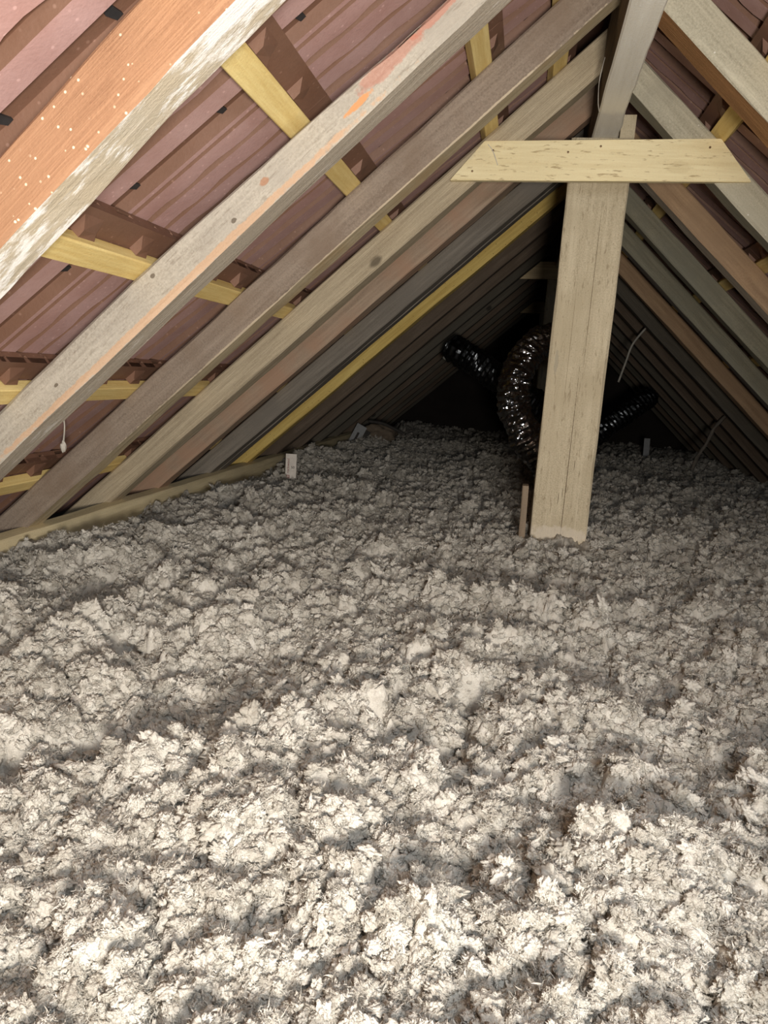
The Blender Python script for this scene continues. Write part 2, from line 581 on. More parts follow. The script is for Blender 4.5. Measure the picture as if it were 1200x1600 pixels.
W_dark = wood('rafter_dark', G(144, 129, 114), G(110, 95, 82), 0, 0.8, blotch=G(126, 108, 92), fuzz=0.55, knots=False,
              patches=[((0.75, 0.067, 0.001), (0.75, 0.012, 0.0028), G(206, 188, 160), 0.7)])  # pale line of the chipped arris, its highlight put into the colour
W_dark_b = wood('rafter_dark_under', G(200, 184, 152), G(156, 138, 108), 0, 1.0, blotch=G(178, 152, 112), fuzz=0.35, knots=False)
W_pale = wood('rafter_pale', G(198, 182, 154), G(146, 130, 106), 0, 1.2, rings=0.4, fuzz=0.3)
W_red = wood('rafter_red', G(172, 150, 128), G(132, 112, 94), 0, 1.0, blotch=G(168, 134, 110), fuzz=0.3)
W_slate = wood('rafter_slate', G(142, 133, 121), G(104, 96, 86), 0, 1.0, blotch=G(126, 118, 108), fuzz=0.3)
W_yellow = wood('rafter_yellow', G(228, 200, 122), G(186, 152, 78), 0, 1.0, specks=(G(96, 72, 40), 70, 0.14), fuzz=0.2, knots=False)
W_brown = wood('rafter_brown', G(180, 150, 118), G(138, 110, 84), 0, 1.0, blotch=G(162, 134, 106), fuzz=0.3)
W_moss = wood('rafter_moss', G(150, 144, 124), G(110, 105, 88), 0, 1.0, blotch=G(132, 128, 112), fuzz=0.4)
W_ash = wood('rafter_ash', G(192, 184, 162), G(152, 144, 124), 0, 0.9, blotch=G(172, 164, 144), specks=(G(220, 214, 200), 40, 0.1), fuzz=0.5)
W_tan_b = wood('rafter_tan_under', G(166, 122, 78), G(122, 86, 52), 0, 1.3, fuzz=0.3, knots=False)

W_far = wood('rafter_far_brown', G(116, 101, 86), G(80, 68, 57), 0, 1.0, blotch=G(98, 84, 70), fuzz=0.3)  # both far tones darkened in colour to help the far end go dark
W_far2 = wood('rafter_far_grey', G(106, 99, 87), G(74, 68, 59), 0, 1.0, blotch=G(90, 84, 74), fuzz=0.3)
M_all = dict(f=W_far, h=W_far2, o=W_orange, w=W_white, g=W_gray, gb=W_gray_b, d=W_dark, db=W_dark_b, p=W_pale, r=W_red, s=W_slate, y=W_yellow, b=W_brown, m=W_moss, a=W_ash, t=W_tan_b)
grp = dict(L='rafters of the left slope', R='rafters of the right slope')


def rafter(side, yn, yf, ms, mb, label, seed, zt=None, s1=2.12, s0=0.03, bev=0.003, chip=0.5):
    th = yf - yn
    V, F, B = wobbly_bar(s1 - s0, -th / 2, th / 2, 0, RD, seed, bev, 0.0022, 56,
                         (lambda x: RD) if zt is None else (lambda x: zt(x + s0)), chip)
    # shift so that local X equals distance down the slope, local Y 0 is the far side
    sgn = 1
    V = [(x + s0, y + th / 2, z) for (x, y, z) in V]
    # plumb cut at the head so that it butts against the side of the ridge beam
    xb = (XR - 0.112) if side == 'L' else (0.178 - XR)
    V = [((xb - z * SP) / CP if k < 8 else x, y, z) for k, (x, y, z) in enumerate(V)]
    o = mesh_obj('rafter', V, F, [M_all[ms], M_all[mb]], fmat=B)
    o.matrix_world = slope_matrix(side, yf if side == 'L' else yn)
    # small head where the top is cut back against the ridge beam
    tag(o, label, 'rafter', grp[side])
    return o


taper = lambda s: 0.042 + 0.027 * max(0.0, min(1.0, (s - 0.40) / 0.62))
Lr = [(0.775, 0.850, 'o', 'w', 'orange-brown sawn rafter with whitewashed underside, nearest at upper left', None),
      (1.219, 1.291, 'g', 'gb', 'broad grey rafter with a red smear and an orange streak along its edge', taper),
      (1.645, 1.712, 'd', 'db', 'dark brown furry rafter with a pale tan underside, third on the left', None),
      (2.032, 2.098, 'p', 'p', 'pale rafter with knots and wavy grain carrying the left end of the cross board', None),
      (2.345, 2.412, 'r', 'r', 'reddish brown rafter just behind the pale knotty one', None),
      (2.768, 2.841, 's', 's', 'slate grey rafter, front one of the pair before the yellow one', None),
      (2.850, 2.923, 's', 's', 'slate grey rafter, rear one of the pair touching the yellow one', None),
      (3.185, 3.250, 'y', 'y', 'bright yellow new rafter on the left slope', None),
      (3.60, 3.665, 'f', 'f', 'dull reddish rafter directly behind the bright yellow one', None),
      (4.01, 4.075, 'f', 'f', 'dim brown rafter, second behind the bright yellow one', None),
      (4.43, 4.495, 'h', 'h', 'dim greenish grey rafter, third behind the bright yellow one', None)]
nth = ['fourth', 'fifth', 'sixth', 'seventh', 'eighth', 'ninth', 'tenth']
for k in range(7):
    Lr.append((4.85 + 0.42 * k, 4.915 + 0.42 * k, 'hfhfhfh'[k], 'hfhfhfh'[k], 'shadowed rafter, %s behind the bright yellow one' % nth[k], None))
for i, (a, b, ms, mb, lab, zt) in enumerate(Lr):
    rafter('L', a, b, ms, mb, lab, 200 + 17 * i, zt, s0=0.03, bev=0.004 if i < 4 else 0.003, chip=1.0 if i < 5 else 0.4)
Rr = [(1.205, 1.272, 'a', 't', 'grey rafter running along the extreme upper right corner'),
      (1.637, 1.706, 'a', 't', 'grey rafter with a tan brown underside, uppermost at the right edge'),
      (2.062, 2.126, 'a', 'm', 'mottled grey rafter carrying the right end of the cross board'),
      (2.480, 2.549, 'b', 'gb', 'warm brown rafter with a grey edge, just behind the cross board on the right'),
      (2.925, 2.990, 'm', 'm', 'dim green-grey rafter behind the warm brown one on the right'),
      (3.347, 3.412, 'm', 's', 'dark olive rafter, second behind the warm brown one on the right'),
      (3.800, 3.866, 'b', 'b', 'dark brown rafter, third behind the warm brown one on the right')]
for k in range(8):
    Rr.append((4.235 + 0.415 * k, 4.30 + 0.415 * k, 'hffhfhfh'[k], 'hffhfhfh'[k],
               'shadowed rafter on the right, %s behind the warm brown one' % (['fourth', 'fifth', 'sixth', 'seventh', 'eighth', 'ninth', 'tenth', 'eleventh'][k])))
for i, (a, b, ms, mb, lab) in enumerate(Rr):
    rafter('R', a, b, ms, mb, lab, 583 + 17 * i, None, s0=0.075, chip=1.0 if i < 4 else 0.4)

# ------------------------------------------------------------------ ridge beam, post, cross boards
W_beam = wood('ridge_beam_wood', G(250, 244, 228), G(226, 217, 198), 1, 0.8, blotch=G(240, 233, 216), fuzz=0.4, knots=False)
W_beam_shade = wood('ridge_beam_shaded_side', G(128, 112, 94), G(92, 78, 64), 1, 0.8, fuzz=0.3, knots=False)  # left side and top coloured darker, as if turned from the light


def ridge_beam(ya, yb, label):
    NB = int((yb - ya) / 0.055)
    V, F, FM = [], [], []
    for i in range(NB + 1):
        y = (yb - ya) * i / NB
        wr = 0.006 * float(vnoise1((y + ya) * 9, 5)) + 0.0025 * float(vnoise1((y + ya) * 31, 6))
        wl = 0.0015 * float(vnoise1((y + ya) * 7, 8))
        V += [(0.0 + wl, y, 0.004), (0.004 + wl, y, 0.0), (0.062 + wr, y, 0.001), (0.066 + wr, y, 0.006), (0.066, y, 0.19), (0.0, y, 0.19)]
    for i in range(NB):
        a = i * 6
        for j in range(6):
            k = (j + 1) % 6
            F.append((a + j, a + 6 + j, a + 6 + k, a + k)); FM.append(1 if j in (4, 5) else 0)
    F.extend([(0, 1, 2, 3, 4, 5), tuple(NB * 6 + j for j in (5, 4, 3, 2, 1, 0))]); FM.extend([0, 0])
    o = mesh_obj('ridge_beam', V, F, [W_beam, W_beam_shade], fmat=FM)
    o.location = (0.112, ya, 0.655 + ZO)
    return tag(o, label, 'beam')


ridge_beam(Y0 + 0.01, Y1 - 0.01, 'pale timber ridge beam running overhead from the wide post to the top of the picture')

W_post = wood('post_wood', G(204, 190, 162), G(166, 151, 124), 2, 0.7, blotch=G(188, 173, 144), fuzz=0.6, knots=False, bump=0.9, specks=(G(134, 114, 88), 85, 0.10), flecks=(G(126, 106, 80), 0.45),
              patches=[((0.088, 0.0, 0.32), (0.0011, 0.01, 0.36), G(92, 74, 54), 0.9),
                       ((0.098, 0.0, 0.86), (0.0010, 0.01, 0.26), G(104, 86, 64), 0.8),
                       ((0.055, 0.0, 0.70), (0.0008, 0.01, 0.20), G(122, 102, 78), 0.6),
                       ((0.022, 0.0, 0.66), (0.006, 0.01, 0.04), G(150, 142, 126), 0.5),
                       ((0.070, 0.0, 0.27), (0.0010, 0.01, 0.022), G(86, 68, 48), 0.8), ((0.080, 0.0, 0.285), (0.0009, 0.01, 0.018), G(86, 68, 48), 0.8),
                       ((0.105, 0.0, 0.37), (0.0010, 0.01, 0.020), G(86, 68, 48), 0.8),
                       ((0.08, 0.0, 0.16), (0.10, 0.01, 0.03), G(222, 210, 192), 0.6)])
V, F, B = wobbly_bar(1.30, 0, 0.161, 0, 0.10, 41, 0.004, 0.002, 60, None, 0.6)
V = [(y, z, x) for (x, y, z) in V]
post = mesh_obj('ridge_post', V, [tuple(f) for f in F], W_post)
post.location = (0.0615, 2.200, 0.02)
# trim the height so that the post ends right under the beam
for vtx in post.data.vertices: vtx.co.z *= (0.6535 + ZO - 0.02) / 1.30
v, f = box_vf(0.123, 0.1605, 0.001, 0.098, 1.2, 0.712 + ZO - 0.02)
pm = bmesh.new(); pm.from_mesh(post.data)
bv = [pm.verts.new(q) for q in v]
for q in f: pm.faces.new([bv[a] for a in q])
pm.to_mesh(post.data); pm.free()
tag(post, 'wide pale timber post with a long crack, standing in the insulation under the ridge', 'post')

W_board = wood('cross_board_wood', G(248, 232, 188), G(224, 202, 154), 0, 0.6, fuzz=0.15, knots=False, flecks=(G(150, 122, 82), 0.6),
               patches=[((0.56, 0.0, 0.05), (0.03, 0.03, 0.016), G(210, 190, 146), 0.35), ((0.045, 0.0, 0.07), (0.016, 0.03, 0.02), G(206, 194, 160), 0.4)])


def flecked(m):
    """long dark flecks of surface grain on planed board"""
    return m


def cross_board(name, pts, y, th, mat, label):
    """board in the X-Z plane with bevel-cut ends: pts are the four corners (x, z)"""
    x0 = min(p[0] for p in pts); z0 = min(p[1] for p in pts)
    bm = bmesh.new()
    vs = [bm.verts.new((px - x0, 0, pz - z0)) for px, pz in pts]
    bm.faces.new(vs)
    r = bmesh.ops.extrude_face_region(bm, geom=bm.faces[:])
    for g in r['geom']:
        if isinstance(g, bmesh.types.BMVert): g.co.y += th
    bmesh.ops.recalc_face_normals(bm, faces=bm.faces)
    bmesh.ops.bevel(bm, geom=bm.edges[:], offset=0.0015, segments=2, affect='EDGES')
    me = bpy.data.meshes.new(name); bm.to_mesh(me); bm.free()
    me.materials.append(mat)
    o = link(bpy.data.objects.new(name, me))
    o.location = (x0, y, z0)
    return tag(o, label, 'board')


cb = cross_board('cross_board', [(-0.2395, 0.492 + ZO), (0.497, 0.515 + ZO), (0.412, 0.611 + ZO), (-0.160, 0.588 + ZO)], 2.012, 0.019, W_board,
                 'clean pale cross board with slanted ends, nailed in front of the post')
cb.rotation_euler = (0, 0, math.radians(3.2))
M_nail = plain('nail_steel', srgb(120, 96, 70), 0.5, 0.2, 60, 0.6)


def nail(x, y, z, parent, r=0.0028):
    V = [(0, -0.0016, 0)]; F = []
    for k in range(8):
        a = k * math.pi / 4
        V.append((r * math.cos(a), -0.0012, r * math.sin(a)))
    for k in range(8):
        a = k * math.pi / 4
        V.append((r * math.cos(a), 0.004, r * math.sin(a)))
    for k in range(8):
        j = (k + 1) % 8
        F += [(0, 1 + k, 1 + j), (1 + k, 9 + k, 9 + j, 1 + j)]
    o = mesh_obj('nail', V, F, M_nail, parent)
    o.location = (x - parent.location.x, 0, z - parent.location.z)


for (x, z) in ((-0.136, 0.566), (0.050, 0.568), (0.128, 0.584), (0.388, 0.590), (-0.184, 0.515)):
    nail(x, 2.012, z + ZO, cb)
W_board2 = wood('far_board_wood', G(232, 208, 168), G(196, 170, 130), 0, 0.8, fuzz=0.2)
cross_board('cross_board', [(-0.262, 0.577 + ZO), (0.503, 0.606 + ZO), (0.43, 0.70 + ZO), (-0.182, 0.677 + ZO)], 4.56, 0.02, W_board2,
            'dim cross board further back, half hidden behind the post')
cross_board('cross_board', [(-0.235, 0.585 + ZO), (0.45, 0.60 + ZO), (0.38, 0.70 + ZO), (-0.175, 0.69 + ZO)], 6.84, 0.02, W_board2,
            'farthest cross board, barely seen in the dark above the silver duct')
for k, (yy, lab) in enumerate(((4.59, 'second post in the dark behind the dim cross board'), (6.87, 'farthest post in the dark under the ridge'))):
    V, F, B = wobbly_bar(0.655 + ZO - 0.03, 0, 0.13, 0, 0.09, 47 + k, 0.004, 0.002, 20, None, 0.6)
    o = mesh_obj('ridge_post', [(y, z, x) for (x, y, z) in V], F, W_post)
    o.location = (0.075, yy, 0.02)
    tag(o, lab, 'post')
# thin offcut leaning against the foot of the post
W_strip = wood('offcut_wood', G(150, 132, 112), G(108, 92, 74), 2, 1.0, fuzz=0.3, knots=False)  # tone darkened: the shade beside the post is put into the colour
V, F, B = wobbly_bar(0.31, 0, 0.017, 0, 0.045, 77, 0.0015, 0.0012, 24)
o = mesh_obj('timber_offcut', [(y, z, x) for (x, y, z) in V], F, W_strip)
o.location = (0.0335, 2.165, 0.012)
o.rotation_euler = (0, math.radians(-1.5), 0)
tag(o, 'thin upright timber offcut against the left side of the wide pale post', 'offcut')

# board along the left eaves
W_eave = wood('eaves_board_wood', G(226, 209, 170), G(188, 169, 130), 1, 0.8, blotch=G(206, 190, 154), fuzz=0.35)
NE = 70
V, F = [], []
ya, yb = 0.2, 6.4
for i in range(NE + 1):
    y = ya + (yb - ya) * i / NE
    w = 0.006 * float(vnoise1(y * 2.1, 3)) + 0.0025 * float(vnoise1(y * 8, 4))
    z1 = 0.166 + w
    xo = 0.008 * float(vnoise1(y * 1.3, 12))
    V += [(-1.215 + xo, y, 0.0), (-1.172 + xo, y, 0.0), (-1.172 + xo, y, z1 - 0.004), (-1.176 + xo, y, z1), (-1.212 + xo, y, z1 + 0.004), (-1.215 + xo, y, z1)]
for i in range(NE):
    a = i * 6
    for j in range(6):
        k = (j + 1) % 6
        F.append((a + j, a + k, a + 6 + k, a + 6 + j))
F += [(5, 4, 3, 2, 1, 0), tuple(NE * 6 + j for j in range(6))]
tag(mesh_obj('eaves_board', V, F, W_eave), 'yellowish board on edge along the left eaves, half buried in insulation', 'board')

# ------------------------------------------------------------------ blown insulation
def wool_mat():
    N = NT('blown_wool')
    ge = N.n('ShaderNodeNewGeometry')
    pos = ge.outputs['Position']
    oi = N.n('ShaderNodeObjectInfo')
    a = N.noise(pos, 14, 3, 0.65)
    b = N.noise(pos, 85, 2, 0.7)
    fz = N.noise(pos, 420, 2, 0.75, 1.5)
    col = N.ramp(a, [(0.30, srgb(170, 163, 151)), (0.5, srgb(191, 184, 172)), (0.7, srgb(210, 204, 193))])
    col = N.mix(N.math('MULTIPLY', N.mask(oi.outputs['Random'], 0.4, 1.0), 0.6), col, srgb(232, 226, 215))
    col = N.mix(N.math('MULTIPLY', N.mask(oi.outputs['Random'], 0.25, 0.0), 0.5), col, srgb(150, 143, 132))
    col = N.mix(N.math('MULTIPLY', N.mask(b, 0.46, 0.30), 0.35), col, srgb(160, 151, 138))
    col = N.mix(N.math('MULTIPLY', N.mask(fz, 0.52, 0.35), 0.3), col, srgb(160, 150, 136))
    h = N.math('ADD', N.math('MULTIPLY', fz, 1.0), N.math('MULTIPLY', b, 1.4))
    return N.finish(col, 1.0, h, 0.004, 0.7, 0.05)


M_wool = wool_mat()


def wool_height(x, y):
    """height of the insulation above the floor boards"""
    wx = x + 0.035 * fbm2(x * 9, y * 9, 21, 3) + 0.012 * fbm2(x * 38, y * 38, 25, 2)
    wy = y + 0.035 * fbm2(x * 9, y * 9, 31, 3) + 0.012 * fbm2(x * 38, y * 38, 35, 2)
    h = 0.137 + 0.032 * fbm2(x * 1.5 + 3, y * 1.5, 1, 2) + 0.032 * fbm2(x * 4.5, y * 4.5 + 7, 2, 3)
    d1, e1, i1 = worley2(wx / 0.105, wy / 0.105, 3)
    h = h + 0.040 * np.sqrt(np.clip((e1 - d1) / 0.75, 0, 1)) * (0.3 + 0.9 * i1) - 0.013
    d2, e2, i2 = worley2(wx / 0.046, wy / 0.046, 4)
    h = h + 0.026 * np.sqrt(np.clip((e2 - d2) / 0.7, 0, 1)) * (0.3 + 1.0 * i2) - 0.011
    d3, e3, i3 = worley2(wx / 0.020 + 3 * fbm2(x * 30, y * 30, 61, 2), wy / 0.020, 5)
    h = h + 0.010 * np.sqrt(np.clip((e3 - d3) / 0.7, 0, 1)) * (0.3 + 1.0 * i3) - 0.004
    h = h + 0.008 * fbm2(wx * 75, wy * 75, 6, 4, 0.65) - 0.005 * np.abs(fbm2(wx * 120, wy * 150, 16, 3, 0.6))
    # the layer thins out towards the far gable
    h = h - np.clip((y - 2.4) * 0.022, 0, 0.06) * np.clip((x + 1.05) / 0.45, 0, 1)
    # deep pits here and there
    pit = np.clip(fbm2(wx * 6.5, wy * 6.5, 71, 3) - 0.33, 0, 1)
    h = h - 0.16 * pit
    # lower along the left eaves board and in a hollow beside the post, heaped up around the post
    h = h - 0.055 * np.exp(-((x + 1.20) / 0.13) ** 2) * (0.65 + 0.6 * fbm2(y * 2.2, x, 81, 2))
    h = h - 0.06 * np.clip((0.46 - y) / 0.3, 0, 1)
    dp = np.sqrt(((x - 0.14) / 0.20) ** 2 + ((y - 2.16) / 0.2) ** 2)
    h = h + 0.018 * np.exp(-dp ** 2)
    return np.maximum(h, 0.02)


ys = [0.16]
while ys[-1] < 7.55:
    y = ys[-1]
    ys.append(y + max(0.0022, min(0.028, 0.0036 * y * y)))
ys = np.array(ys)
NX = 620
u = np.linspace(0, 1, NX)
xl = np.maximum(-1.17, -0.62 - 0.62 * ys)
xrr = np.minimum(1.60, 0.52 + 0.52 * ys)
X = xl[:, None] + (xrr - xl)[:, None] * u[None, :]
Y = np.repeat(ys[:, None], NX, 1)
H = wool_height(X, Y)
# curl the lumps sideways a little so that they overhang
X2 = X + 0.009 * fbm2(X * 48, Y * 48, 101, 3) * (xl[:, None] < X) * (u[None, :] > 0.01)
Y2 = Y + 0.009 * fbm2(X * 48 + 40, Y * 48, 111, 3) - 0.10 * (H - 0.137)
V = np.stack([X2, Y2, H], -1).reshape(-1, 3)
R_, C_ = X.shape
idx = np.arange(R_ * C_).reshape(R_, C_)
F = np.stack([idx[:-1, :-1], idx[:-1, 1:], idx[1:, 1:], idx[1:, :-1]], -1).reshape(-1, 4)
wool = link(bpy.data.objects.new('blown_insulation', big_mesh('blown_insulation', V, F, M_wool)))
tag(wool, 'grey-beige blown wool insulation heaped over the whole loft floor', 'insulation', kind='stuff')


# loose tufts lying on the surface
def tuft_mesh(k):
    """a folded, curly flake of wool"""
    r = np.random.default_rng(900 + k)
    bm = bmesh.new()
    bmesh.ops.create_icosphere(bm, subdivisions=4, radius=1.0)
    co = np.array([v.co[:] for v in bm.verts])
    ph = r.uniform(0, 50, 3)
    a = r.uniform(0, math.pi)
    px = co[:, 0] * math.cos(a) + co[:, 1] * math.sin(a)
    py = -co[:, 0] * math.sin(a) + co[:, 1] * math.cos(a)
    wv = 0.5 * fbm2(px * 1.4 + ph[2], py * 1.4 + co[:, 2], 70 + k, 2)
    rn = 1 - np.abs(fbm2(px * 1.6 + ph[0] + co[:, 2] + wv, py * 3.8 + ph[1] - co[:, 2] * 1.7 + wv, 5 + k, 3))
    r2 = 1 - np.abs(fbm2(px * 3.6 + ph[1] + wv, py * 7.0 + co[:, 2] * 3, 40 + k, 3))
    d = 0.30 + 0.62 * rn ** 2 + 0.34 * r2 ** 2
    for _ in range(6):
        w = r.normal(size=3); w[2] = abs(w[2]) * 0.6; w /= np.linalg.norm(w)
        d += 0.5 * r.uniform(0.3, 1.2) * np.clip((co @ w - 0.94) / 0.06, 0, 1) ** 1.3
    st = np.array([r.uniform(0.9, 1.6), r.uniform(0.65, 1.0), r.uniform(0.5, 0.8)])
    co = co * d[:, None] * st
    for v, c in zip(bm.verts, co): v.co = c
    for fc in bm.faces: fc.smooth = True
    me = bpy.data.meshes.new('wool_tuft_shape'); bm.to_mesh(me); bm.free()
    me.materials.append(M_wool)
    return me


def wisp_mesh(k):
    """a spray of thin curled fibres and slim flakes"""
    r = np.random.default_rng(1900 + k)
    V, F = [], []
    for s in range(34):
        n = 6
        p = np.array([r.uniform(-.7, .7), r.uniform(-.7, .7), r.uniform(-.3, .2)]); dirv = r.normal(size=3); dirv[2] = abs(dirv[2]) * 0.5 + 0.1; dirv /= np.linalg.norm(dirv)
        side = np.cross(dirv, r.normal(size=3)); side /= np.linalg.norm(side)
        b = len(V)
        w0 = r.uniform(0.015, 0.05) if s > 4 else r.uniform(0.08, 0.15)
        ln = r.uniform(0.10, 0.2)
        for i in range(n):
            t = i / (n - 1)
            w = w0 * (1 - 0.85 * t)
            V += [tuple(p - side * w), tuple(p + side * w)]
            dirv = dirv + 0.5 * r.normal(size=3); dirv /= np.linalg.norm(dirv)
            p = p + dirv * ln
        for i in range(n - 1):
            a = b + 2 * i
            F.append((a, a + 1, a + 3, a + 2))
    me = bpy.data.meshes.new('wool_wisp_shape'); me.from_pydata(V, [], F)
    me.polygons.foreach_set('use_smooth', [True] * len(me.polygons)); me.materials.append(M_wool); me.update()
    return me


shapes = [tuft_mesh(k) for k in range(12)] + [wisp_mesh(k) for k in range(6)]
src = bpy.data.collections.new('wool_shapes')
for k, me in enumerate(shapes):
    src.objects.link(bpy.data.objects.new('wool_shape_%02d' % k, me))

# scatter: density falls with distance because the surface recedes
NP = 150000
uy = rng.random(NP)
py = 0.22 * (6.0 / 0.22) ** (uy ** 1.0)
pxl = np.maximum(-1.13, -0.58 - 0.60 * py); pxr = np.minimum(1.5, 0.48 + 0.52 * py)
px = pxl + (pxr - pxl) * rng.random(NP)
keep = ~((px > 0.03) & (px < 0.235) & (py > 2.14) & (py < 2.27))
px, py = px[keep], py[keep]
hz = wool_height(px, py)
n = len(px)
kind = rng.random(n) < 0.42
size = np.where(kind, rng.uniform(0.006, 0.012, n), rng.uniform(0.0032, 0.0085, n) * np.where(rng.random(n) < 0.06, 1.7, 1.0)) * np.clip(0.75 + 0.30 * py, 0.8, 1.8)
vid = np.where(kind, rng.integers(12, 18, n), rng.integers(0, 12, n)).astype(np.int32)
rot = np.stack([rng.normal(0, 0.5, n), rng.normal(0, 0.5, n), rng.uniform(0, 6.283, n)], -1).astype(np.float32)
me = bpy.data.meshes.new('insulation_tufts')
me.vertices.add(n)
me.vertices.foreach_set('co', np.stack([px + 0.009 * fbm2(px * 48, py * 48, 101, 3), py + 0.009 * fbm2(px * 48 + 40, py * 48, 111, 3) - 0.10 * (hz - 0.137), hz + 0.22 * size], -1).astype(np.float32).ravel())
at = me.attributes.new('rot', 'FLOAT_VECTOR', 'POINT'); at.data.foreach_set('vector', rot.ravel())
at = me.attributes.new('scl', 'FLOAT', 'POINT'); at.data.foreach_set('value', size.astype(np.float32))
at = me.attributes.new('vid', 'INT', 'POINT'); at.data.foreach_set('value', vid)
me.materials.append(M_wool)
tuf = link(bpy.data.objects.new('insulation_tufts', me))
tag(tuf, 'loose curled tufts and wisps of wool on top of the insulation', 'insulation', kind='stuff')
ng = bpy.data.node_groups.new('scatter_tufts', 'GeometryNodeTree')
ng.interface.new_socket('Geometry', in_out='INPUT', socket_type='NodeSocketGeometry')
ng.interface.new_socket('Geometry', in_out='OUTPUT', socket_type='NodeSocketGeometry')
gi = ng.nodes.new('NodeGroupInput'); go = ng.nodes.new('NodeGroupOutput')
ci = ng.nodes.new('GeometryNodeCollectionInfo')
ci.inputs['Collection'].default_value = src; ci.inputs['Separate Children'].default_value = True; ci.inputs['Reset Children'].default_value = True
ip = ng.nodes.new('GeometryNodeInstanceOnPoints'); ip.inputs['Pick Instance'].default_value = True


def attr(nm, ty):
    q = ng.nodes.new('GeometryNodeInputNamedAttribute'); q.data_type = ty; q.inputs['Name'].default_value = nm
    return q.outputs['Attribute']


ng.links.new(gi.outputs[0], ip.inputs['Points']); ng.links.new(ci.outputs[0], ip.inputs['Instance'])
ng.links.new(attr('vid', 'INT'), ip.inputs['Instance Index'])
e2r = ng.nodes.new('FunctionNodeEulerToRotation')
ng.links.new(attr('rot', 'FLOAT_VECTOR'), e2r.inputs[0]); ng.links.new(e2r.outputs[0], ip.inputs['Rotation'])
ng.links.new(attr('scl', 'FLOAT'), ip.inputs['Scale'])
ng.links.new(ip.outputs[0], go.inputs[0])
md = tuf.modifiers.new('scatter', 'NODES'); md.node_group = ng

# ------------------------------------------------------------------ silver flexible ducts
def foil_mat():
    N = NT('crumpled_foil')
    v = N.coords((1, 1, 1))
    vo = N.n('ShaderNodeTexVoronoi', feature='F1'); vo.inputs['Scale'].default_value = 55
    N.l(v, vo.inputs['Vector'])
    a = N.noise(v, 30, 3, 0.5, 0.8)
    N.b.inputs['Metallic'].default_value = 1.0
    return N.finish(srgb(200, 202, 206), 0.13, N.math('ADD', a, N.math('MULTIPLY', vo.outputs['Distance'], 0.5)), 0.012, 0.5, 0.5)


M_foil = foil_mat()
M_foil2 = plain('shaded_foil', srgb(96, 98, 100), 0.32, 0.3, 30, 1.0, 0.6)  # darkened foil: the shade on the two side ducts is in the colour


def smooth_path(pts, n):
    P = [Vector(p) for p in pts]
    P = [P[0] * 2 - P[1]] + P + [P[-1] * 2 - P[-2]]
    out = []
    m = len(P) - 3
    for i in range(n + 1):
        t = i / n * m
        k = min(int(t), m - 1); t -= k
        a, b, c, d = P[k:k + 4]
        out.append(0.5 * ((2 * b) + (c - a) * t + (2 * a - 5 * b + 4 * c - d) * t * t + (3 * b - a - 3 * c + d) * t ** 3))
    return out


def tube(name, pts, rad, mat, nseg=160, nring=28, pitch=0.0, crumple=0.0, seed=0, taper=None, caps=True, smooth=True):
    path = smooth_path(pts, nseg)
    V, F = [], []
    up = Vector((0.3, 0.9, 0.2))
    L = 0.0
    for i, p in enumerate(path):
        t = (path[min(i + 1, nseg)] - path[max(i - 1, 0)]).normalized()
        if i: L += (p - path[i - 1]).length
        a = t.cross(up)
        if a.length < 1e-4: a = t.cross(Vector((1, 0, 0)))
        a.normalize(); b = t.cross(a).normalized(); up = b.cross(t) if False else up
        for j in range(nring):
            th = 2 * math.pi * j / nring
            r = rad if taper is None else rad * taper(i / nseg)
            if pitch: r *= 1 + 0.045 * math.sin(2 * math.pi * L / pitch)
            if crumple:
                r *= 1 + crumple * float(fbm2(np.array([math.cos(th) * 3 + L * 22 + seed]), np.array([math.sin(th) * 3 + L * 9]), seed, 3)[0])
            V.append(tuple(p + a * (r * math.cos(th)) + b * (r * math.sin(th))))
    for i in range(nseg):
        for j in range(nring):
            k = (j + 1) % nring
            F.append((i * nring + j, i * nring + k, (i + 1) * nring + k, (i + 1) * nring + j))
    if caps:
        F.append(tuple(reversed(range(nring)))); F.append(tuple(nseg * nring + j for j in range(nring)))
    return mesh_obj(name, V, F, mat, smooth=smooth)


def Z(p): return (p[0], p[1], p[2] + ZO)


# fan housing that the ducts join, low in the dark behind the post
d1 = tube('flexible_duct', [Z(p) for p in ((0.33, 4.05, 0.12), (0.20, 3.80, 0.21), (0.075, 3.60, 0.19), (-0.005, 3.50, 0.10), (-0.045, 3.45, -0.01), (-0.03, 3.45, -0.12),
                                          (0.035, 3.46, -0.25), (0.13, 3.48, -0.37), (0.20, 3.50, -0.47))], 0.071, M_foil, 110, 26, 0.03, 0.24, 3, smooth=False)
tag(d1, 'shiny crumpled silver duct curving down behind the left edge of the post', 'duct')
d2 = tube('flexible_duct', [Z(p) for p in ((-0.405, 4.20, 0.152), (-0.36, 4.17, 0.128), (-0.28, 4.15, 0.088), (-0.13, 4.12, 0.0), (0.02, 4.12, -0.09), (0.16, 4.15, -0.16))], 0.074, M_foil, 100, 28, 0.03, 0.2, 9, smooth=False)
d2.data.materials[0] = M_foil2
tag(d2, 'dark silver duct running up to the left rafters, mostly in shadow', 'duct')
d3 = tube('flexible_duct', [Z(p) for p in ((0.84, 5.3, -0.04), (0.74, 5.2, -0.12), (0.61, 5.12, -0.22), (0.48, 5.05, -0.33), (0.36, 5.0, -0.42))], 0.070, M_foil, 80, 26, 0.03, 0.16, 15, smooth=False)
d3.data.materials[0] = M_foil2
tag(d3, 'dim grey duct slanting to the right of the post', 'duct')
M_collar = plain('duct_collar', srgb(150, 148, 140), 0.5, 0.15, 20)
for (p, q) in (((-0.452, 4.20, 0.090), (-0.375, 4.20, 0.212)),):
    o = tube('band', [Z(p), Z(((p[0] + q[0]) / 2, p[1], (p[2] + q[2]) / 2)), Z(q)], 0.012, M_collar, 6, 8)
    o.parent = d2

